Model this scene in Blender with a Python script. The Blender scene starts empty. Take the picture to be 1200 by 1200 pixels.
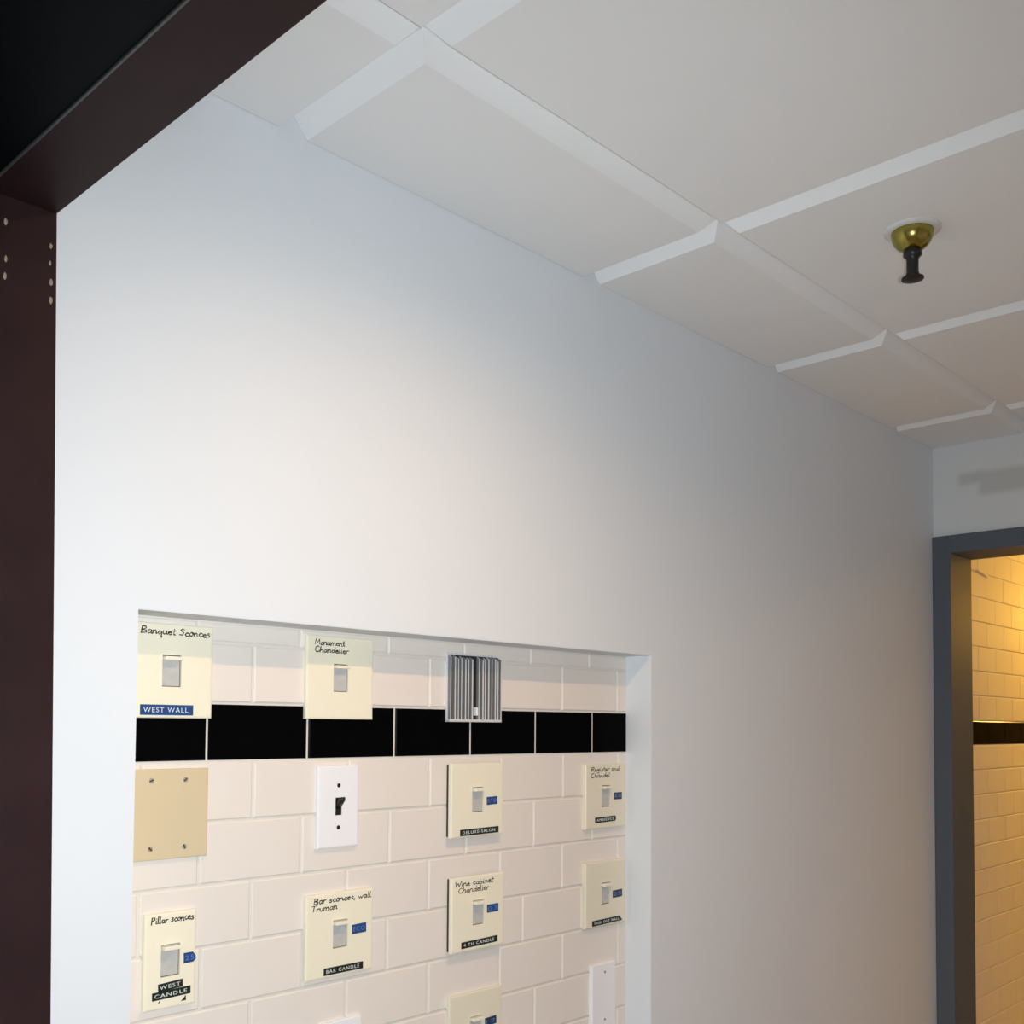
import bpy, bmesh, math, random
from mathutils import Vector, Matrix
random.seed(7)
sc = bpy.context.scene
COL = sc.collection
CZ = 1.57                      # eye height; heights below are written relative to it and lifted by CZ

# ------------------------------------------------------------------ camera
YAW, PITCH, ROLL = (math.radians(a) for a in (43.6733, 2.2787, 0.3762))
F = Vector((math.cos(YAW)*math.cos(PITCH), math.sin(YAW)*math.cos(PITCH), math.sin(PITCH)))
R = Vector((math.sin(YAW), -math.cos(YAW), 0.0))
U = R.cross(F)
R2 = R*math.cos(ROLL) + U*math.sin(ROLL)
U2 = U*math.cos(ROLL) - R*math.sin(ROLL)
cd = bpy.data.cameras.new('camera')
cam = bpy.data.objects.new('camera', cd)
COL.objects.link(cam)
m3 = Matrix((R2, U2, -F)).transposed()
cam.matrix_world = Matrix.Translation((0, 0, CZ)) @ m3.to_4x4()
cd.sensor_width = 36.0
cd.lens = 36.0*1223.9107/1200.0
cd.shift_y = (802.9-600.0)/1200.0
cd.clip_start = 0.01
sc.camera = cam

# ------------------------------------------------------------------ world, lights, exposure
W = bpy.data.worlds.new('world'); sc.world = W; W.use_nodes = True
W.node_tree.nodes['Background'].inputs[0].default_value = (0.80, 0.90, 1.0, 1)
W.node_tree.nodes['Background'].inputs[1].default_value = 0.22
vs = sc.view_settings
vs.view_transform = 'Standard'; vs.look = 'None'; vs.exposure = 0.16; vs.gamma = 1.0
vs.use_curve_mapping = False


def light(name, kind, loc, energy, color, target=None, **kw):
    l = bpy.data.lights.new(name, kind); l.energy = energy; l.color = color
    for k, v in kw.items(): setattr(l, k, v)
    o = bpy.data.objects.new(name, l); COL.objects.link(o)
    o.location = loc
    if target is not None:
        o.rotation_euler = (Vector(target)-Vector(loc)).to_track_quat('-Z', 'Y').to_euler()
    return o


# the camera's own flash, beside the lens
light('camera_flash', 'SPOT', (0.034, -0.036, CZ+0.004), 60.0, (0.875, 0.955, 1.0), (0.80, 0.80, CZ-0.10),
      spot_size=math.radians(115), spot_blend=1.0, shadow_soft_size=0.012)
# recessed warm downlight in the ceiling just outside the frame, over the niche
light('niche_downlight', 'SPOT', (0.90, 0.50, CZ+0.765), 29.0, (1.0, 0.62, 0.34), (0.93, 0.56, 0),
      spot_size=math.radians(165), spot_blend=1.0, shadow_soft_size=0.018)
# added fill lamp further along the passage, lightens its far end
light('passage_fill', 'SPOT', (2.15, -0.35, CZ+0.765), 22.0, (1.0, 0.68, 0.57), (2.15, -0.35, 0),
      spot_size=math.radians(165), spot_blend=1.0, shadow_soft_size=0.05)
# amber lamp in the room beyond the steel door frame
light('amber_room_lamp', 'POINT', (4.70, 1.00, CZ+0.48), 62.0, (1.0, 0.53, 0.075), shadow_soft_size=0.06)

# ------------------------------------------------------------------ materials


def mat(name, col, rough=0.5, metal=0.0, spec=0.5, noise=0.0, nscale=20.0, bump=0.0, bscale=200.0, coat=0.0, ior=1.45):
    m = bpy.data.materials.new(name); m.use_nodes = True
    nt = m.node_tree; b = nt.nodes['Principled BSDF']
    b.inputs['Base Color'].default_value = (*col, 1)
    b.inputs['Roughness'].default_value = rough
    b.inputs['IOR'].default_value = ior
    b.inputs['Metallic'].default_value = metal
    b.inputs['Specular IOR Level'].default_value = spec
    if coat: b.inputs['Coat Weight'].default_value = coat
    tc = nt.nodes.new('ShaderNodeTexCoord')
    if noise:
        n = nt.nodes.new('ShaderNodeTexNoise'); n.inputs['Scale'].default_value = nscale; n.inputs['Detail'].default_value = 4
        nt.links.new(tc.outputs['Object'], n.inputs['Vector'])
        mx = nt.nodes.new('ShaderNodeMix'); mx.data_type = 'RGBA'
        mx.inputs[6].default_value = (*[max(0, c*(1-noise)) for c in col], 1)
        mx.inputs[7].default_value = (*[min(1, c*(1+noise)) for c in col], 1)
        nt.links.new(n.outputs['Fac'], mx.inputs[0]); nt.links.new(mx.outputs[2], b.inputs['Base Color'])
    if bump:
        n2 = nt.nodes.new('ShaderNodeTexNoise'); n2.inputs['Scale'].default_value = bscale; n2.inputs['Detail'].default_value = 3
        nt.links.new(tc.outputs['Object'], n2.inputs['Vector'])
        bp = nt.nodes.new('ShaderNodeBump'); bp.inputs['Strength'].default_value = bump; bp.inputs['Distance'].default_value = 0.002
        nt.links.new(n2.outputs['Fac'], bp.inputs['Height']); nt.links.new(bp.outputs['Normal'], b.inputs['Normal'])
    return m


M = {}
M['wall'] = mat('wall_paint', (0.75, 0.788, 0.825), 0.6, noise=0.012, nscale=6, bump=0.06, bscale=260)
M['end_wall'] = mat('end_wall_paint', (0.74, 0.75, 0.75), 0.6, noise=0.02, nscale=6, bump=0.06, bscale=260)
M['panel'] = mat('ceiling_panel_white', (0.88, 0.90, 0.91), 0.75, noise=0.015, nscale=9, bump=0.05, bscale=320)
M['grid'] = mat('ceiling_void', (0.10, 0.10, 0.10), 0.8, noise=0.05)
M['floor'] = mat('floor_vinyl', (0.46, 0.42, 0.39), 0.35, noise=0.12, nscale=14)
M['tile'] = mat('cream_glazed_tile', (0.80, 0.74, 0.68), 0.40, ior=1.3, noise=0.025, nscale=5, bump=0.03, bscale=25)
M['tile_black'] = mat('black_glazed_tile', (0.002, 0.002, 0.0025), 0.2, ior=1.06, noise=0.2, nscale=5)
M['tile_painted'] = mat('cream_painted_tile', (0.80, 0.74, 0.68), 0.7, ior=1.2, noise=0.02, nscale=5, bump=0.05, bscale=60)
M['grout'] = mat('pale_grout', (0.74, 0.70, 0.64), 0.85, noise=0.06, nscale=60)
M['wood'] = mat('dark_mahogany_wood', (0.022, 0.0105, 0.0115), 0.5, ior=1.2, noise=0.35, nscale=12, bump=0.10, bscale=40)
M['black_metal'] = mat('black_painted_steel', (0.0022, 0.0032, 0.0040), 0.5, ior=1.12, noise=0.15, nscale=30, bump=0.05, bscale=120)
M['steel_grey'] = mat('grey_blue_frame_paint', (0.115, 0.130, 0.155), 0.6, ior=1.25, noise=0.06, nscale=10)
M['ivory'] = mat('ivory_plastic', (0.88, 0.83, 0.66), 0.38, noise=0.015, nscale=12)
M['ivory2'] = mat('aged_ivory_plastic', (0.80, 0.75, 0.60), 0.38, noise=0.02, nscale=12)
M['white'] = mat('white_plastic', (0.88, 0.88, 0.90), 0.35, noise=0.01)
M['tan'] = mat('tan_painted_metal', (0.66, 0.55, 0.36), 0.4, noise=0.02, nscale=15)
M['window'] = mat('grey_slider_track', (0.52, 0.52, 0.50), 0.35, noise=0.18, nscale=120)
M['knob'] = mat('slider_knob_ivory', (0.86, 0.82, 0.68), 0.35)
M['screw'] = mat('steel_screw', (0.40, 0.37, 0.31), 0.5, metal=0.3)
M['black'] = mat('black_plastic', (0.012, 0.012, 0.012), 0.35)
M['brown_box'] = mat('dark_brown_bracket', (0.045, 0.032, 0.028), 0.55)
M['blue_tape'] = mat('blue_label_tape', (0.018, 0.065, 0.22), 0.3)
M['navy_tape'] = mat('navy_label_tape', (0.02, 0.035, 0.085), 0.3)
M['green_tape'] = mat('black_green_label_tape', (0.010, 0.018, 0.011), 0.3)
M['emboss'] = mat('white_embossed_print', (0.72, 0.76, 0.76), 0.5)
M['emboss_blue'] = mat('pale_blue_print', (0.10, 0.22, 0.50), 0.5)
M['ink'] = mat('black_marker_ink', (0.02, 0.022, 0.02), 0.6)
M['alu'] = mat('raw_aluminium', (0.82, 0.83, 0.84), 0.40, metal=0.35)
M['gap_shade'] = mat('fin_gap_shade', (0.03, 0.032, 0.034), 0.5, metal=0.2)
M['brass'] = mat('brass_cup', (0.36, 0.30, 0.07), 0.22, metal=0.95, noise=0.25, nscale=90)
M['dark_bronze'] = mat('dark_bronze', (0.03, 0.028, 0.028), 0.4, metal=0.6)
M['ring'] = mat('white_escutcheon', (0.72, 0.73, 0.72), 0.3)
M['dab'] = mat('pale_filler_dab', (0.26, 0.21, 0.16), 0.7, noise=0.3, nscale=300)
M['lamp_trim'] = mat('white_lamp_trim', (0.8, 0.8, 0.78), 0.4)
M['recess'] = mat('dark_track_recess', (0.10, 0.085, 0.065), 0.6)
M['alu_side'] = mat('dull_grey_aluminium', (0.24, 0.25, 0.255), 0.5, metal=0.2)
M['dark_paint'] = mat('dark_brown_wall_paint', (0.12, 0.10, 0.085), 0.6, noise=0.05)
M['strip'] = mat('grey_edge_highlight', (0.05, 0.052, 0.052), 0.4)

# faint grey mark above the door: soft-edged darker boxes mixed into the end wall's colour


def add_grey_mark(m, boxes, dark):
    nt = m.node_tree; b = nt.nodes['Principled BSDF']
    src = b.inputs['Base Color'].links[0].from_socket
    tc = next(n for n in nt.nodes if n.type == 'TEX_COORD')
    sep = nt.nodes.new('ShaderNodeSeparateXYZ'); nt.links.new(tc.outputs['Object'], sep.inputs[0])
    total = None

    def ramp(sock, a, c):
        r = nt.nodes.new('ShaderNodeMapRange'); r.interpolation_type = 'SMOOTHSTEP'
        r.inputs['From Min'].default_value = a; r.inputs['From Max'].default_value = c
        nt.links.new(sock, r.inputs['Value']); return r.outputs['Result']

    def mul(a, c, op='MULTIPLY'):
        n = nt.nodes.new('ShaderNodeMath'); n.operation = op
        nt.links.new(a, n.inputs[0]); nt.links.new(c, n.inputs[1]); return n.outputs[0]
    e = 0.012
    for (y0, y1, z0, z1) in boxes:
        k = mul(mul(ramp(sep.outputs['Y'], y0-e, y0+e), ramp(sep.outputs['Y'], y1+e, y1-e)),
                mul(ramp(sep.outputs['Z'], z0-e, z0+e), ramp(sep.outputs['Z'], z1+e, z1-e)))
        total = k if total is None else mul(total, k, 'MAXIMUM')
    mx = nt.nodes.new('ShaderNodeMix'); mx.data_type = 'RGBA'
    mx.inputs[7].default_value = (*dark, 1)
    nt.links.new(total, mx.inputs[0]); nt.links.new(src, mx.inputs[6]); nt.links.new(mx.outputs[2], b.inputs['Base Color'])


add_grey_mark(M['end_wall'], [(0.55, 1.003, CZ+0.622, CZ+0.683), (0.98, 1.056, CZ+0.655, CZ+0.686)], (0.58, 0.585, 0.57))

# ------------------------------------------------------------------ helpers


def link(name, me, m=None, parent=None, loc=None, smooth=False):
    o = bpy.data.objects.new(name, me); COL.objects.link(o)
    if m is not None and not me.materials: me.materials.append(m)
    if parent is not None: o.parent = parent
    if loc is not None: o.location = loc
    if smooth:
        for p in me.polygons: p.use_smooth = True
    return o


def bm_mesh(bm, name):
    bmesh.ops.recalc_face_normals(bm, faces=bm.faces)
    me = bpy.data.meshes.new(name); bm.to_mesh(me); bm.free(); return me


def add_box(bm, x0, x1, y0, y1, z0, z1, bev=0.0, seg=2):
    r = bmesh.ops.create_cube(bm, size=1.0)
    vs_ = r['verts']
    for v in vs_:
        v.co = Vector(((x0+x1)/2+v.co.x*(x1-x0), (y0+y1)/2+v.co.y*(y1-y0), (z0+z1)/2+v.co.z*(z1-z0)))
    if bev:
        ed = list({e for v in vs_ for e in v.link_edges})
        bmesh.ops.bevel(bm, geom=ed, offset=bev, segments=seg, affect='EDGES', profile=0.5)


def box_obj(name, dims, m, parent=None, bev=0.0, seg=2):
    bm = bmesh.new(); add_box(bm, *dims, bev=bev, seg=seg)
    return link(name, bm_mesh(bm, name), m, parent)


def lathe(bm, prof, n=32, axis='z'):
    rings = []
    for (r, z) in prof:
        rings.append([bm.verts.new((r*math.cos(2*math.pi*i/n), r*math.sin(2*math.pi*i/n), z)) for i in range(n)])
    for a, b in zip(rings, rings[1:]):
        for i in range(n):
            bm.faces.new((a[i], a[(i+1) % n], b[(i+1) % n], b[i]))
    bm.faces.new(rings[0]); bm.faces.new(rings[-1])


def thing(name, label, cat, loc, group=None):
    o = bpy.data.objects.new(name, None); COL.objects.link(o)
    o.empty_display_size = 0.03
    o.location = loc; o['label'] = label; o['category'] = cat
    if group: o['group'] = group
    return o


def structure(o):
    o['kind'] = 'structure'; return o


def empty_structure(name):
    o = bpy.data.objects.new(name, None); COL.objects.link(o); return structure(o)


# ------------------------------------------------------------------ main dimensions (metres)
DT, DW = 1.1806, 1.1252             # tile face and painted wall face, distance from the eye
XE = 2.840                          # end wall with the steel door frame
NX0, NX1, NZ0, NZ1 = 0.5628, 1.544, -0.66, 0.1307   # niche opening
G, DROP, INS = 0.7908, 0.0235, 0.0215               # panel seat height, bevel drop, bevel inset
PX0, PS, PYC = 0.7592, 0.6095, 0.8700               # panel grid
YR = -0.958                         # opposite wall
ZF, ZT = -CZ, 1.0

# ------------------------------------------------------------------ painted wall with the niche cut through it
bm = bmesh.new()
yb = DT+0.003
O = [(0.36, ZF), (XE+0.10, ZF), (XE+0.10, G+0.02), (0.36, G+0.02)]
I = [(NX0, NZ0), (NX1, NZ0), (NX1, NZ1), (NX0, NZ1)]
fo = [bm.verts.new((x, DW, z+CZ)) for x, z in O]; fi = [bm.verts.new((x, DW, z+CZ)) for x, z in I]
bo = [bm.verts.new((x, yb, z+CZ)) for x, z in O]; bi = [bm.verts.new((x, yb, z+CZ)) for x, z in I]
inner_edges = []
for i in range(4):
    j = (i+1) % 4
    bm.faces.new((fo[i], fo[j], fi[j], fi[i]))
    bm.faces.new((bo[j], bo[i], bi[i], bi[j]))
    bm.faces.new((fi[i], fi[j], bi[j], bi[i]))
    bm.faces.new((fo[j], fo[i], bo[i], bo[j]))
bm.edges.ensure_lookup_table()
front = [e for e in bm.edges if e.verts[0] in fi and e.verts[1] in fi]
bmesh.ops.bevel(bm, geom=front, offset=0.0009, segments=2, affect='EDGES')
# taped drywall joint: a barely raised vertical band
add_box(bm, 1.640, 1.676, DW-0.00012, DW+0.002, ZF+CZ, G-0.01+CZ)
structure(link('wall_left', bm_mesh(bm, 'wall_left'), M['wall']))

# ------------------------------------------------------------------ tiled wall seen in the niche and again beyond the door
tile_cache = {}


def tile_mesh(w, h, black, light):
    k = (round(w, 4), round(h, 4), black, light)
    if k not in tile_cache:
        bm = bmesh.new()
        t, b = 0.006, 0.0016
        vb = [bm.verts.new((sx*w/2, 0.0, sz*h/2)) for sx, sz in ((-1, -1), (1, -1), (1, 1), (-1, 1))]
        vm = [bm.verts.new((sx*w/2, -t+0.0012, sz*h/2)) for sx, sz in ((-1, -1), (1, -1), (1, 1), (-1, 1))]
        vf = [bm.verts.new((sx*(w/2-b), -t, sz*(h/2-b))) for sx, sz in ((-1, -1), (1, -1), (1, 1), (-1, 1))]
        for i in range(4):
            j = (i+1) % 4
            bm.faces.new((vb[i], vb[j], vm[j], vm[i])); bm.faces.new((vm[i], vm[j], vf[j], vf[i]))
        bm.faces.new(vf)
        me = bm_mesh(bm, 'tile'); me.materials.append(M['tile_black' if black else light])
        tile_cache[k] = me
    return tile_cache[k]


def lay_tiles(parent, x0, x1, zrows, joints, seed, gv=0.0034, gh=0.0034, light='tile'):
    rnd = random.Random(seed)
    for r in range(len(zrows)-1):
        zt, zb = zrows[r], zrows[r+1]
        black = abs(zt-0.0275) < 1e-4
        xs = [x for x in joints(r) if x0+0.006 < x < x1-0.006]
        xs = [x0] + xs + [x1]
        for a, b in zip(xs, xs[1:]):
            ea = a if a == x0 else a+gv/2
            eb = b if b == x1 else b-gv/2
            w, h = eb-ea, zt-zb-gh
            o = link('tile', tile_mesh(w, h, black, light), None, parent,
                     ((ea+eb)/2, DT+0.006+rnd.uniform(-0.00025, 0.00025), (zt+zb)/2+CZ))
            o.rotation_euler = (rnd.uniform(-.0022, .0022), 0, rnd.uniform(-.0015, .0015))


P = 0.0766
zrows_n = [0.1807, 0.1041, 0.0275, -0.0463, -0.1220, -0.2000, -0.2770, -0.3535, -0.4310, -0.5076, -0.5842, -0.6608]
offs = {0: .9744, 1: .7493, 2: .6845, 3: .7520, 4: .6760, 5: .7512, 6: .6809, 7: .7525, 8: .6830, 9: .7520, 10: .6800}
special = {6: [.5285, .6809, .8315, .978, 1.123, 1.2646, 1.4150], 2: [.6845, .836, .989, 1.144, 1.2956, 1.446], 4: [.6760, .8280, .9803, 1.1340, 1.2900, 1.4430]}


def joints_niche(r):
    if r in special: return special[r]
    return [offs[r]+k*0.1530 for k in range(-8, 9)]


wn = structure(box_obj('wall_niche', (0.40, 1.75, DT+0.0022, DT+0.06, NZ0-0.08+CZ, NZ1+0.10+CZ), M['grout']))
zr = [min(z, NZ1) for z in zrows_n]
lay_tiles(wn, NX0, NX1, zr, joints_niche, 3)

XB0, XB1 = XE+0.145, 4.30
wb = structure(box_obj('wall_beyond', (XE+0.11, 5.30, DT+0.0022, DT+0.06, ZF+CZ, ZT+CZ), M['grout']))
zrows_b = [0.0275+P*k for k in range(9, 0, -1)] + [0.0275] + [-0.0463-0.0766*k for k in range(0, 14)]
lay_tiles(wb, XB0, XB1, zrows_b, lambda r: [3.3958-1.2+k*0.1500+(0.075 if (r % 2) != 1 else 0) for k in range(0, 16)], 5, 0.0003, 0.0024, 'tile_painted')
bm = bmesh.new()
bmesh.ops.create_icosphere(bm, subdivisions=2, radius=1.0)
for v in bm.verts: v.co = Vector((v.co.x*0.050, v.co.y*0.006, v.co.z*0.006-0.12*v.co.x*0.05))
link('plaster_blob', bm_mesh(bm, 'plaster_blob'), M['tile_painted'], wb, (3.36, DT-0.001, 0.487+CZ), True)

# ------------------------------------------------------------------ end wall, opposite wall, floor, room beyond
DY1, DYF, DZH, DZF = 1.0765, 1.1252, 0.4735, 0.5225   # door: clear edge, frame outer edge, clear head, frame top
DY0 = DY1-0.86
bm = bmesh.new()
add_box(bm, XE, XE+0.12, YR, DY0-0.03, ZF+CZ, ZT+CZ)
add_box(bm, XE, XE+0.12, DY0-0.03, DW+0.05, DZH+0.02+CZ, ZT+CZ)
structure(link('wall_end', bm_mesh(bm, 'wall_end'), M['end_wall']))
structure(box_obj('wall_right', (0.19, XE+0.06, YR-0.08, YR, ZF+CZ, ZT+CZ), M['wall']))
structure(box_obj('wall_opposite', (XE+0.06, 5.30, YR-0.08, YR, ZF+CZ, ZT+CZ), M['dark_paint']))
structure(box_obj('wall_far', (5.30, 5.38, YR, DT+0.06, ZF+CZ, ZT+CZ), M['dark_paint']))
structure(box_obj('floor', (-1.6, 5.38, -1.6, DT+0.06, ZF-0.08+CZ, ZF+CZ), M['floor']))

# steel door frame
dr = empty_structure('door_2')


def frame_member(name, pts, x0, x1, bev):
    """a pressed steel profile: face flange outside the wall plus the deep return through the opening"""
    bm = bmesh.new()
    for d in pts: add_box(bm, *d, bev=bev)
    return link(name, bm_mesh(bm, name), M['steel_grey'], dr)


xf = XE-0.012
frame_member('jamb', [(xf, XE+0.143, DY1, DYF-0.0005, ZF+CZ, DZF+CZ)], 0, 0, 0.003)
frame_member('jamb', [(xf, XE+0.143, DY0-0.049, DY0, ZF+CZ, DZF+CZ)], 0, 0, 0.003)
frame_member('head', [(xf+0.0004, XE+0.1426, DY0-0.002, DY1+0.002, DZH+CZ, DZF+CZ)], 0, 0, 0.003)

# ------------------------------------------------------------------ dark doorway we look out of
HZ, HX0, HX1, JY = 0.494, 0.347, 0.4127, 1.0077
d1 = empty_structure('door_1')
jamb = box_obj('jamb', (HX0-0.10, HX1, JY, DW+0.055, ZF+CZ, HZ+0.05+CZ), M['wood'], d1, 0.0015)
for v in jamb.data.vertices:      # an old frame, a little out of plumb
    k = v.co.z-(HZ+CZ)
    v.co.y += k*(0.019 if v.co.y < DW else 0.0)
    v.co.x -= k*0.0082
box_obj('jamb', (HX0-0.10, HX1, YR-0.02, YR+0.07, ZF+CZ, HZ+0.05+CZ), M['wood'], d1, 0.0015)
box_obj('header', (HX0-0.004, HX1, YR+0.06, JY+0.03, HZ+CZ, HZ+0.06+CZ), M['wood'], d1, 0.0015)
box_obj('header_stop', (HX0-0.19, HX0-0.0045, YR, DW+0.05, HZ-0.004+CZ, HZ+0.07+CZ), M['black_metal'], d1, 0.0012)
box_obj('edge_highlight_strip', (HX0-0.0050, HX0-0.0028, YR+0.05, JY+0.02, HZ-0.0056+CZ, HZ+0.01+CZ), M['strip'], d1, 0.0004)  # thin grey box added as the highlight line along the black header's edge
structure(box_obj('wall_front', (HX0-0.10, HX1-0.006, YR, DW+0.05, HZ+0.055+CZ, ZT+CZ), M['wall']))
# pale filled screw holes in the jamb
for (x, z, s) in ((0.4065, .460, 1.0), (0.4060, .443, .8), (0.4070, .4245, 1.1), (0.4068, .407, 1.1),
                  (0.3645, .469, 1.0), (0.3650, .4335, 1.0), (0.3645, .417, 1.1)):
    bm = bmesh.new(); bmesh.ops.create_icosphere(bm, subdivisions=1, radius=1.0)
    for v in bm.verts:
        v.co = Vector((v.co.x*0.0018*s*random.uniform(.7, 1.2), v.co.y*0.0007, v.co.z*0.0036*s*random.uniform(.75, 1.15)))
    link('filled_hole', bm_mesh(bm, 'filled_hole'), M['dab'], jamb, (x-(z-HZ)*0.0082, JY+(z-HZ)*0.019, z+CZ))

# ------------------------------------------------------------------ ceiling: lay-in panels with bevelled edges
ceil = structure(box_obj('ceiling', (HX1-0.02, 5.38, YR, DT+0.06, G+0.012+CZ, G+0.05+CZ), M['grid']))
pc = {}


def ceiling_panel(x0, x1, y0, y1, cut, hole=None):
    """cut: set of sides ('x0','x1','y0','y1') trimmed square instead of bevelled"""
    g = 0.0008
    ax, bx, ay, by = x0+g, x1-g, y0+g, y1-g
    ix0 = ax+(0 if 'x0' in cut else INS); ix1 = bx-(0 if 'x1' in cut else INS)
    iy0 = ay+(0 if 'y0' in cut else INS); iy1 = by-(0 if 'y1' in cut else INS)
    cx, cy = (x0+x1)/2, (y0+y1)/2
    key = (round(x1-x0, 4), round(y1-y0, 4), tuple(sorted(cut)), hole)
    if key not in pc:
        bm = bmesh.new()
        T = [bm.verts.new((x-cx, y-cy, 0.012)) for x, y in ((ax, ay), (bx, ay), (bx, by), (ax, by))]
        S = [bm.verts.new((x-cx, y-cy, 0.0)) for x, y in ((ax, ay), (bx, ay), (bx, by), (ax, by))]
        B = [bm.verts.new((x-cx, y-cy, -DROP)) for x, y in ((ix0, iy0), (ix1, iy0), (ix1, iy1), (ix0, iy1))]
        for i in range(4):
            j = (i+1) % 4
            bm.faces.new((T[i], T[j], S[j], S[i])); bm.faces.new((S[i], S[j], B[j], B[i]))
        bm.faces.new(T); bm.faces.new(B)
        pc[key] = bm_mesh(bm, 'ceiling_panel')
    return link('ceiling_panel', pc[key], M['panel'], ceil, (cx, cy, G+CZ))


xs = [HX1-0.006] + [PX0+PS*k for k in range(4)] + [XE]
ys = [(PYC, DW, {'y1'}), (PYC-PS, PYC, set()), (PYC-2*PS, PYC-PS, set()), (YR, PYC-2*PS, {'y0'})]
for i in range(5):
    cx_ = {'x0'} if i == 0 else ({'x1'} if i == 4 else set())
    for (y0, y1, cy_) in ys:
        ceiling_panel(xs[i], xs[i+1], y0, y1, cx_ | cy_)
for k in range(4):
    for (y0, y1, cy_) in ((DT-0.55, DT-0.002, {'y1'}), (DT-0.55-PS, DT-0.55, set()), (YR, DT-0.55-PS, {'y0'})):
        ceiling_panel(XE+0.121+PS*k, XE+0.121+PS*(k+1), y0, y1, cy_)

# ------------------------------------------------------------------ fire sprinkler
sp = thing('fire_sprinkler', 'brass and dark bronze fire sprinkler hanging from a white ceiling panel', 'sprinkler',
           (1.5634, 0.6475, G-DROP+CZ))
bm = bmesh.new(); lathe(bm, [(0.030, 0.0), (0.0425, 0.0), (0.042, -0.0015), (0.034, -0.0035), (0.030, -0.0035)], 40)
link('escutcheon_ring', bm_mesh(bm, 'escutcheon_ring'), M['ring'], sp, None, True)
bm = bmesh.new()
lathe(bm, [(0.0315, -0.0015), (0.0312, -0.006), (0.0300, -0.013), (0.0270, -0.020), (0.0215, -0.0265), (0.0145, -0.0305), (0.0120, -0.0315)], 40)
link('cup', bm_mesh(bm, 'cup'), M['brass'], sp, None, True)
bm = bmesh.new()
lathe(bm, [(0.0135, -0.0305), (0.0135, -0.040), (0.0105, -0.043), (0.0090, -0.046), (0.0088, -0.066), (0.0100, -0.069), (0.0085, -0.0745)], 28)
link('stem', bm_mesh(bm, 'stem'), M['dark_bronze'], sp, None, True)
bm = bmesh.new()
lathe(bm, [(0.004, -0.0735), (0.0165, -0.0745), (0.0165, -0.0765), (0.006, -0.0785)], 28)
link('deflector', bm_mesh(bm, 'deflector'), M['dark_bronze'], sp)

# ------------------------------------------------------------------ writing
ST = {  # handwritten single-stroke letters: polylines in a box, x-height 0.55, capitals 1.0
 'B': (.62, [[(.08, 0), (.12, 1), (.45, .95), (.5, .7), (.15, .52), (.52, .42), (.55, .12), (.05, .02)]]),
 'M': (.80, [[(.05, 0), (.14, .95), (.38, .35), (.62, .98), (.72, 0)]]),
 'C': (.62, [[(.55, .82), (.38, .98), (.12, .75), (.06, .35), (.22, .04), (.5, .1), (.6, .22)]]),
 'P': (.58, [[(.1, -.1), (.16, .95), (.48, .92), (.52, .62), (.15, .45)]]),
 'W': (.85, [[(.04, .9), (.2, .05), (.4, .65), (.58, .05), (.82, .95)]]),
 'T': (.60, [[(.0, .92), (.62, .98)], [(.3, .95), (.24, 0)]]),
 'S': (.55, [[(.5, .85), (.3, .97), (.1, .78), (.42, .42), (.36, .08), (.04, .08)]]),
 'R': (.62, [[(.08, 0), (.12, .95), (.48, .9), (.5, .6), (.14, .48), (.58, 0)]]),
 'a': (.50, [[(.42, .5), (.2, .55), (.06, .25), (.18, .02), (.38, .2), (.42, .5), (.4, .08), (.52, .03)]]),
 'b': (.48, [[(.08, 1.0), (.06, .05), (.3, .02), (.42, .28), (.28, .5), (.08, .3)]]),
 'c': (.42, [[(.4, .45), (.22, .55), (.06, .28), (.18, .03), (.42, .1)]]),
 'd': (.52, [[(.4, .45), (.18, .5), (.06, .22), (.18, .02), (.4, .2), (.46, 1.0), (.42, .1), (.54, .02)]]),
 'e': (.45, [[(.06, .28), (.38, .36), (.3, .55), (.1, .48), (.06, .18), (.22, .02), (.44, .12)]]),
 'g': (.50, [[(.42, .48), (.2, .55), (.08, .28), (.24, .1), (.42, .45), (.4, -.3), (.2, -.42), (.08, -.28)]]),
 'h': (.50, [[(.1, 1.0), (.06, 0)], [(.07, .25), (.28, .52), (.4, .4), (.4, 0), (.5, .03)]]),
 'i': (.25, [[(.1, .52), (.1, .05), (.22, .03)], [(.12, .78), (.15, .8)]]),
 'l': (.26, [[(.12, 1.0), (.08, .08), (.24, .03)]]),
 'm': (.75, [[(.05, .5), (.06, 0)], [(.06, .3), (.22, .52), (.32, .4), (.32, .02)], [(.32, .3), (.5, .52), (.6, .4), (.6, .04), (.74, .04)]]),
 'n': (.50, [[(.06, .5), (.06, 0)], [(.06, .28), (.26, .53), (.38, .4), (.38, .05), (.5, .04)]]),
 'o': (.46, [[(.24, .54), (.07, .35), (.12, .06), (.32, .04), (.42, .3), (.24, .54), (.46, .46)]]),
 'q': (.50, [[(.42, .48), (.2, .55), (.06, .28), (.2, .06), (.4, .3), (.42, .5), (.4, -.42), (.5, -.3)]]),
 'r': (.40, [[(.06, .5), (.08, 0)], [(.08, .3), (.22, .52), (.38, .48)]]),
 's': (.40, [[(.34, .48), (.16, .55), (.1, .38), (.32, .22), (.26, .04), (.04, .06)]]),
 't': (.36, [[(.18, .9), (.16, .08), (.32, .03)], [(.02, .58), (.36, .62)]]),
 'u': (.50, [[(.06, .5), (.06, .12), (.2, .02), (.38, .2), (.4, .5), (.4, .08), (.52, .03)]]),
 'w': (.62, [[(.04, .5), (.16, .04), (.3, .4), (.42, .04), (.58, .52)]]),
 ',': (.22, [[(.12, .08), (.04, -.18)]]),
 '.': (.2, [[(.08, .02), (.11, .04)]]),
 ' ': (.34, []),
}


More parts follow.
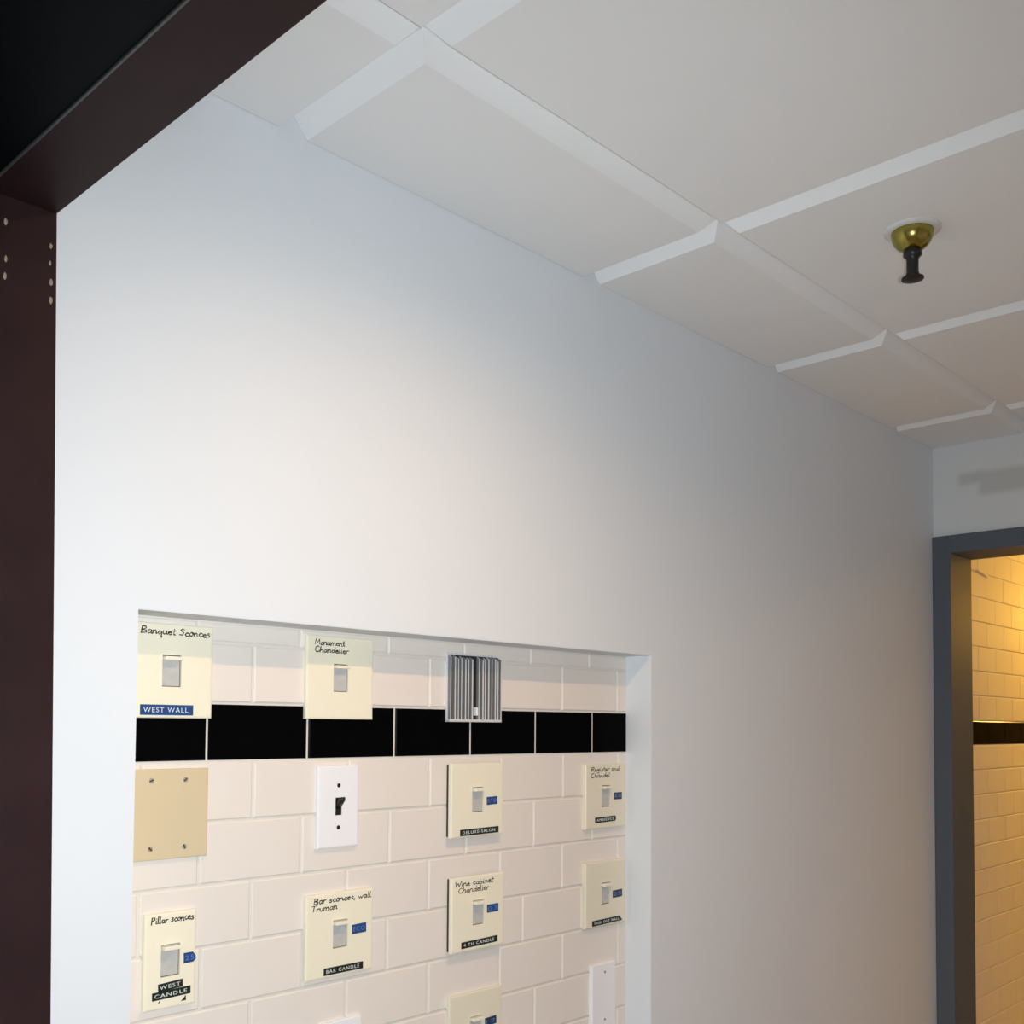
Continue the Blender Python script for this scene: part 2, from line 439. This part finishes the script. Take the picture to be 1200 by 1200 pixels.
def handwriting(parent, lines, y):
    """lines: (text, x0, x1, baseline z, letter height) on the plate's face"""
    rnd = random.Random(str(lines))
    bm = bmesh.new()
    hw = 0.00062
    for text, x0, x1, zb, h in lines:
        adv = sum(ST[c][0] for c in text)
        sx = (x1-x0)/adv
        cur = x0
        for c in text:
            w, strokes = ST[c]
            jz = rnd.uniform(-.06, .06)*h; jh = h*rnd.uniform(.9, 1.1); sl = rnd.uniform(.08, .22)
            for s in strokes:
                pts = [(cur+(px+sl*pz*.4)*sx, zb+jz+pz*jh) for px, pz in s]
                for (ax, az), (bx, bz) in zip(pts, pts[1:]):
                    d = Vector((bx-ax, bz-az)); L = d.length
                    if L < 1e-6: continue
                    d /= L; n = Vector((-d.y, d.x))*hw*rnd.uniform(.75, 1.3); e = d*hw*.6
                    q = [(ax-e.x+n.x, az-e.y+n.y), (ax-e.x-n.x, az-e.y-n.y), (bx+e.x-n.x, bz+e.y-n.y), (bx+e.x+n.x, bz+e.y+n.y)]
                    yy = y-rnd.uniform(0.00008, 0.00016)
                    f = [bm.verts.new((px, yy, pz)) for px, pz in q]
                    k = [bm.verts.new((px, y+0.0002, pz)) for px, pz in q]
                    bm.faces.new(f)
                    for i in range(4): bm.faces.new((f[i], f[(i+1) % 4], k[(i+1) % 4], k[i]))
            cur += w*sx
    return link('handwriting', bm_mesh(bm, 'handwriting'), M['ink'], parent)


def text_mesh(text, width, height, depth):
    cu = bpy.data.curves.new('lettering', 'FONT'); cu.body = text; cu.size = 1.0; cu.extrude = 0.0
    cu.align_x = 'CENTER'; cu.align_y = 'CENTER'; cu.space_character = 1.25; cu.resolution_u = 3
    ob = bpy.data.objects.new('lettering', cu); COL.objects.link(ob)
    dg = bpy.context.evaluated_depsgraph_get()
    me = bpy.data.meshes.new_from_object(ob.evaluated_get(dg))
    bpy.data.objects.remove(ob); bpy.data.curves.remove(cu)
    xsv = [v.co.x for v in me.vertices]; ysv = [v.co.y for v in me.vertices]
    kx = width/(max(xsv)-min(xsv)); kz = height/(max(ysv)-min(ysv))
    mx, mz = (max(xsv)+min(xsv))/2, (max(ysv)+min(ysv))/2
    for v in me.vertices: v.co = Vector(((v.co.x-mx)*kx, 0.0, (v.co.y-mz)*kz))
    me.name = 'lettering'; me.materials.clear()
    bm = bmesh.new(); bm.from_mesh(me)
    r = bmesh.ops.extrude_face_region(bm, geom=bm.faces[:])
    for e in r['geom']:
        if isinstance(e, bmesh.types.BMVert): e.co.y -= depth
    bmesh.ops.recalc_face_normals(bm, faces=bm.faces); bm.to_mesh(me); bm.free()
    return me


def tape(parent, x, z, w, h, y, tm, text, em, rot=0.0, shape='rect', label=None):
    """embossed label tape stuck on the plate's face"""
    a, b = w/2, h/2
    pts = {'rect': [(-a, -b), (a, -b), (a, b), (-a, b)],
           'arrow': [(-a, -b), (a*.55, -b*.95), (a, -b*.5), (a, b*.15), (a*.5, b), (-a, b)],
           'clip': [(-a, -b), (a*.95, -b*.9), (a, -b*.7), (a*.82, b), (-a, b)],
           'round': [(-a, -b), (a*.92, -b), (a, -b*.4), (a, b*.5), (a*.9, b), (-a, b)],
           'scrap': [(-a, -b), (a, -b), (a*.9, b), (a*.1, -b*.1)]}[shape]
    t = 0.0006
    bm = bmesh.new()
    fr = [bm.verts.new((px, -t, pz)) for px, pz in pts]; bk = [bm.verts.new((px, 0.0003, pz)) for px, pz in pts]
    bm.faces.new(fr); bm.faces.new(bk)
    for i in range(len(pts)):
        j = (i+1) % len(pts); bm.faces.new((fr[i], fr[j], bk[j], bk[i]))
    o = link('label_tape' if text else 'tape_scrap', bm_mesh(bm, 'label_tape'), M[tm], parent, (x, y, z))
    o.rotation_euler = (0, -rot, 0)
    if label: o['label'] = label
    if text:
        k = {'arrow': .72, 'clip': .82, 'round': .82}.get(shape, .84)
        me = text_mesh(text, w*k, h*0.48, 0.00025)
        link('lettering', me, M[em], o, (-w*.02, -t, 0))
    return o


# ------------------------------------------------------------------ plates
WW, WH = 0.0250, 0.0385                # slider window


def plate_mesh(w, h, t, hole=None, bev=0.0028, deep=0.004):
    bm = bmesh.new()
    sq = ((-1, -1), (1, -1), (1, 1), (-1, 1))
    L = [[bm.verts.new((sx*w/2, 0.0, sz*h/2)) for sx, sz in sq],
         [bm.verts.new((sx*w/2, -t+bev*.55, sz*h/2)) for sx, sz in sq],
         [bm.verts.new((sx*(w/2-bev*.35), -t+bev*.15, sz*(h/2-bev*.35))) for sx, sz in sq],
         [bm.verts.new((sx*(w/2-bev), -t, sz*(h/2-bev))) for sx, sz in sq]]
    if hole:
        hw_, hh_ = hole
        L.append([bm.verts.new((sx*hw_/2, -t, sz*hh_/2)) for sx, sz in sq])
        L.append([bm.verts.new((sx*hw_/2, -t+deep, sz*hh_/2)) for sx, sz in sq])
    for a, b in zip(L, L[1:]):
        for i in range(4):
            j = (i+1) % 4; bm.faces.new((a[i], a[j], b[j], b[i]))
    if not hole: bm.faces.new(L[-1])
    bm.faces.new(L[0])
    return bm_mesh(bm, 'faceplate')


GRP = 'dimmer switches in the tiled niche'


def dimmer(x, z, label, w=0.1143, h=0.1143, t=0.007, back=0.0, m='ivory', knob=0.0130):
    root = thing('dimmer_switch', label, 'switch', (x, DT, z+CZ), GRP)
    y = 0.0
    if back:
        o = box_obj('back_box', (-w/2+.002, w/2-.002, -back, 0.0, -h/2+.002, h/2-.002), M['brown_box'], root, 0.0004)
        o['label'] = 'dark brown bracket showing behind the plate'
    fp = link('faceplate', plate_mesh(w, h, t, (WW, WH)), M[m], root, (0, -back, 0))
    yf = -back-t
    box_obj('track_recess', (-WW/2+.0001, WW/2-.0001, yf+.0034, yf+.0046, -WH/2+.0001, WH/2-.0001), M['recess'], root)
    box_obj('slider_track', (-WW/2+.0011, WW/2-.0013, yf+.0022, yf+.0035, -WH/2+.0010, WH/2-.0011), M['window'], root, 0.0003, 1)
    # slider knob: a ribbed tab at the top of its travel
    bm = bmesh.new()
    add_box(bm, -WW/2+.0012, WW/2-.0012, yf-.0072, yf+.0030, knob-.0002, knob+.0044, bev=.0008)
    link('slider_knob', bm_mesh(bm, 'slider_knob'), M['knob'], root)
    return root, yf


def at(fx, fz, w=0.1143, h=0.1143):   # distance from the plate's left and top edge
    return fx-w/2, h/2-fz


# 1 banquet sconces
r1, yf = dimmer(0.6310, 0.0650, 'ivory dimmer plate with a blue WEST WALL tape, top left corner of the niche', w=0.1100)
handwriting(r1, [('Banquet Sconces', -0.0415, 0.0510, 0.0435, 0.0088)], yf)
tape(r1, -0.0055, -0.0475, 0.0690, 0.0125, yf, 'blue_tape', 'WEST WALL', 'emboss', 0, 'rect', 'blue tape reading WEST WALL')
# 2 monument chandelier
r2, yf = dimmer(0.8849, 0.0660, 'ivory dimmer plate with handwriting and no tape, overlapping the black tile band')
handwriting(r2, [('Monument', -0.0450, 0.0060, 0.0445, 0.0078), ('Chandelier', -0.0450, 0.0130, 0.0345, 0.0078)], yf)
# 6 brown-sided plate
r6, yf = dimmer(1.1480, -0.1138, 'ivory dimmer plate standing off on a dark bracket, below the finned metal dimmer', back=0.0065, t=0.0062, m='ivory')
tape(r6, 0.0310, -0.0030, 0.0235, 0.0125, yf, 'blue_tape', 'RTD', 'emboss_blue', 0.03, 'rect', 'small blue tape')
tape(r6, 0.0040, -0.0495, 0.0840, 0.0098, yf, 'green_tape', 'DELUXE-SALON', 'emboss', 0.01, 'rect', 'black embossed tape')
# 7 right column upper
r7, yf = dimmer(1.4746, -0.1227, 'ivory dimmer plate with faded handwriting, beside the right edge of the niche', m='ivory2', t=0.008)
handwriting(r7, [('Register and', -0.0430, 0.0370, 0.0440, 0.0080), ('Chandel', -0.0440, 0.0100, 0.0335, 0.0075)], yf)
tape(r7, 0.0335, -0.0010, 0.0225, 0.0125, yf, 'navy_tape', '60', 'emboss_blue', 0, 'rect', 'small navy tape')
tape(r7, -0.0020, -0.0415, 0.0590, 0.0095, yf, 'green_tape', 'AMBIENCE', 'emboss', 0.02, 'round', 'black embossed tape')
# 8 pillar sconces, single width
w8 = 0.0675
r8, yf = dimmer(0.6365, -0.2836, 'narrow ivory dimmer plate with blue and black tapes, below the tan blank plate', w=w8)
handwriting(r8, [('Pillar sconces', -0.0265, 0.0300, 0.0455, 0.0080)], yf)
tape(r8, 0.0253, -0.0005, 0.0160, 0.0125, yf, 'blue_tape', '25', 'emboss_blue', 0.02, 'arrow', 'small blue arrow-ended tape')
tape(r8, 0.0005, -0.0305, 0.0320, 0.0094, yf, 'green_tape', 'WEST', 'emboss', 0.06, 'rect', 'black tape reading WEST')
tape(r8, 0.0020, -0.0400, 0.0500, 0.0094, yf, 'green_tape', 'CANDLE', 'emboss', 0.03, 'rect', 'black tape reading CANDLE')
tape(r8, 0.0178, -0.0482, 0.0066, 0.0062, yf, 'green_tape', '', None, 0, 'scrap', 'torn scrap of black tape')
tape(r8, -0.0145, -0.0478, 0.0028, 0.0018, yf, 'green_tape', '', None, 0.3, 'scrap', 'torn scrap of black tape')
# 9 bar sconces
r9, yf = dimmer(0.8896, -0.2867, 'ivory dimmer plate with BAR CANDLE tape, below the white toggle switch')
handwriting(r9, [('Bar sconces, wall', -0.0460, 0.0530, 0.0445, 0.0082), ('Truman', -0.0490, -0.0060, 0.0345, 0.0085)], yf)
tape(r9, 0.0322, 0.0030, 0.0245, 0.0130, yf, 'blue_tape', 'ECO', 'emboss_blue', 0.03, 'rect', 'small blue tape')
tape(r9, 0.0060, -0.0487, 0.0670, 0.0098, yf, 'green_tape', 'BAR CANDLE', 'emboss', 0.0, 'rect', 'black tape reading BAR CANDLE')
# 10 wine cabinet
r10, yf = dimmer(1.1510, -0.2888, 'ivory dimmer plate with Wine cabinet handwriting, standing off on a dark bracket', back=0.0065, t=0.0062)
handwriting(r10, [('Wine cabinet', -0.0510, 0.0330, 0.0435, 0.0080), ('Chandelier', -0.0440, 0.0230, 0.0330, 0.0085)], yf)
tape(r10, 0.0312, 0.0030, 0.0250, 0.0125, yf, 'blue_tape', '03', 'emboss_blue', 0.0, 'rect', 'small blue tape')
tape(r10, 0.0030, -0.0465, 0.0790, 0.0098, yf, 'green_tape', '4 TH CANDLE', 'emboss', 0.015, 'rect', 'black embossed tape')
# 11 right column lower
r11, yf = dimmer(1.4748, -0.2954, 'ivory dimmer plate without handwriting, above the blank white plate at right', m='ivory2', t=0.008)
tape(r11, 0.0325, -0.0040, 0.0270, 0.0130, yf, 'navy_tape', '25', 'emboss_blue', 0.03, 'rect', 'small navy tape')
tape(r11, 0.0035, -0.0495, 0.0850, 0.0095, yf, 'green_tape', 'HIGH OUT WALL', 'emboss', 0.01, 'clip', 'black embossed tape')
# 13 cut by the bottom of the frame
r13, yf = dimmer(1.1532, -0.4690, 'ivory dimmer plate lowest in the niche, cut off by the bottom of the picture', m='ivory2')
tape(r13, 0.0320, 0.0055, 0.0250, 0.0125, yf, 'navy_tape', '12', 'emboss_blue', 0.03, 'rect', 'small navy tape')

# ---- finned aluminium dimmer without its cover
hs = thing('dimmer_switch', 'bare aluminium dimmer with upright cooling fins, over the black tile band', 'switch', (1.1450, DT, 0.0600+CZ), GRP)
hs_w, hs_h = 0.1140, 0.1065
box_obj('base', (-hs_w/2, hs_w/2, -0.0040, 0.0, -hs_h/2, hs_h/2), M['alu'], hs, 0.0006)
o = box_obj('gap_shade_panel', (-hs_w/2+.003, hs_w/2-.003, -0.0046, -0.0035, -hs_h/2+.004, hs_h/2-.003), M['gap_shade'], hs)  # dark sheet painted as the unlit gaps between the fins
o['label'] = 'dark panel painted as the shade between the fins'
rf = random.Random(4)
fxs = [-0.0540, -0.0455, -0.0385, -0.0315, -0.0240, -0.0165, -0.0095, 0.0065, 0.0135, 0.0205, 0.0275, 0.0345, 0.0415, 0.0480, 0.0545]
for i, fx in enumerate(fxs):
    tw = 0.0022 if i in (0, len(fxs)-1) else rf.choice((.0019, .0024, .0028))
    dep = 0.0105+rf.uniform(-.0012, .0012)
    bm = bmesh.new()
    zt_ = hs_h/2-.002-rf.uniform(0, .0035); zb_ = -hs_h/2+.004
    add_box(bm, fx-tw/2, fx+tw/2, -dep, -0.0035, zb_, zt_)
    for v in bm.verts:      # fins lean back at the top
        if v.co.z > 0 and v.co.y < -.005: v.co.z -= 0.004
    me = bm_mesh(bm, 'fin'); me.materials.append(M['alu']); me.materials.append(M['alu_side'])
    for p in me.polygons:                       # bright front edge, darker grey sides
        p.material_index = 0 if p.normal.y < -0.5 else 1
    link('fin', me, None, hs)
box_obj('bottom_lip', (-hs_w/2, hs_w/2, -0.0110, -0.0030, -hs_h/2, -hs_h/2+.0042), M['alu'], hs, 0.0008)
box_obj('slider_slot', (-0.0040, 0.0030, -0.0058, -0.0040, -0.030, 0.046), M['black'], hs)
o = box_obj('slider_lever', (-0.0018, 0.0022, -0.0125, -0.0050, -0.0430, -0.0300), M['white'], hs, 0.0006)


# ---- blank plates and the toggle switch
def screw(parent, x, z, y, m='screw', r=0.0033):
    bm = bmesh.new()
    lathe(bm, [(r, -0.0003), (r*.97, 0.00025), (r*.85, 0.0004), (r*.3, 0.0004)], 16)
    bmesh.ops.rotate(bm, verts=bm.verts, matrix=Matrix.Rotation(math.pi/2, 3, 'X'))   # axis along the plate's normal
    o = link('screw', bm_mesh(bm, 'screw'), M[m], parent, (x, y, z))
    s = bmesh.new(); add_box(s, -r*.85, r*.85, -0.0007, -0.0002, -r*.2, r*.2)
    sl = link('slot', bm_mesh(s, 'slot'), M['black'], o); sl.rotation_euler = (0, random.uniform(-1.2, 1.2), 0)
    return o


tp = thing('blank_plate', 'tan metal blank plate with four corner screws below the black tiles', 'wall plate', (0.6310, DT, -0.1082+CZ))
link('faceplate', plate_mesh(0.1070, 0.1090, 0.0045, None, 0.0015), M['tan'], tp)
for sx, sz in ((-1, 1), (1, 1), (-1, -1), (1, -1)): screw(tp, sx*0.0222, sz*0.0408, -0.0045)

bp = thing('blank_plate', 'white blank plate with two screws below the right-hand dimmers', 'wall plate', (1.4707, DT, -0.4760+CZ))
link('faceplate', plate_mesh(0.0660, 0.1143, 0.0075, None, 0.0022), M['white'], bp)
for sz in (1, -1): screw(bp, 0.002, sz*0.0415, -0.0075, 'screw', 0.0022)

lp = thing('blank_plate', 'white wall plate lowest in the niche, only its top edge showing', 'wall plate', (0.8945, DT, -0.4625+CZ))
link('faceplate', plate_mesh(0.0690, 0.1143, 0.0065, None, 0.0022), M['white'], lp)

tg = thing('light_switch', 'white toggle switch plate with a black lever pushed up', 'switch', (0.8844, DT, -0.1117+CZ))
link('faceplate', plate_mesh(0.0695, 0.1130, 0.0062, (0.0110, 0.0245), 0.0028), M['white'], tg)
box_obj('toggle_slot', (-0.0054, 0.0054, -0.0052, -0.0035, -0.0121, 0.0121), M['black'], tg)
bm = bmesh.new()
v0 = [bm.verts.new((sx*0.0046, -0.0045, z)) for sx, z in ((-1, -0.0035), (1, -0.0035), (1, 0.0085), (-1, 0.0085))]
v1 = [bm.verts.new((sx*0.0040, -0.0125, z)) for sx, z in ((-1, 0.0040), (1, 0.0040), (1, 0.0125), (-1, 0.0125))]
v2 = [bm.verts.new((sx*0.0034, -0.0170, z)) for sx, z in ((-1, 0.0085), (1, 0.0085), (1, 0.0135), (-1, 0.0135))]
for a, b in ((v0, v1), (v1, v2)):
    for i in range(4): bm.faces.new((a[i], a[(i+1) % 4], b[(i+1) % 4], b[i]))
bm.faces.new(v0); bm.faces.new(v2)
bmesh.ops.bevel(bm, geom=bm.edges[:], offset=0.0006, segments=2, affect='EDGES')
link('lever', bm_mesh(bm, 'lever'), M['black'], tg, None, True)
for sz in (1, -1): screw(tg, 0, sz*0.0290, -0.0062, 'dark_bronze', 0.0030)

# ------------------------------------------------------------------ trim rings of the lamps outside the frame; the passage one is an added fill
for nm, lb, x, y in (('recessed_downlight', 'round white recessed downlight in the ceiling over the niche', 0.90, 0.50),
                     ('recessed_downlight', 'round white ring of the added fill lamp further along the passage ceiling', 2.15, -0.35)):
    t = thing(nm, lb, 'light', (x, y, G-DROP+CZ), 'recessed ceiling downlights')
    bm = bmesh.new(); lathe_pts = [(0.034, -0.0002), (0.046, -0.0002), (0.045, -0.0025), (0.036, -0.0035)]
    n = 32
    rings = [[bm.verts.new((r*math.cos(2*math.pi*i/n), r*math.sin(2*math.pi*i/n), z)) for i in range(n)] for r, z in lathe_pts]
    for a, b in zip(rings, rings[1:]+rings[:1]):
        for i in range(n): bm.faces.new((a[i], a[(i+1) % n], b[(i+1) % n], b[i]))
    link('trim_ring', bm_mesh(bm, 'trim_ring'), M['lamp_trim'], t, None, True)
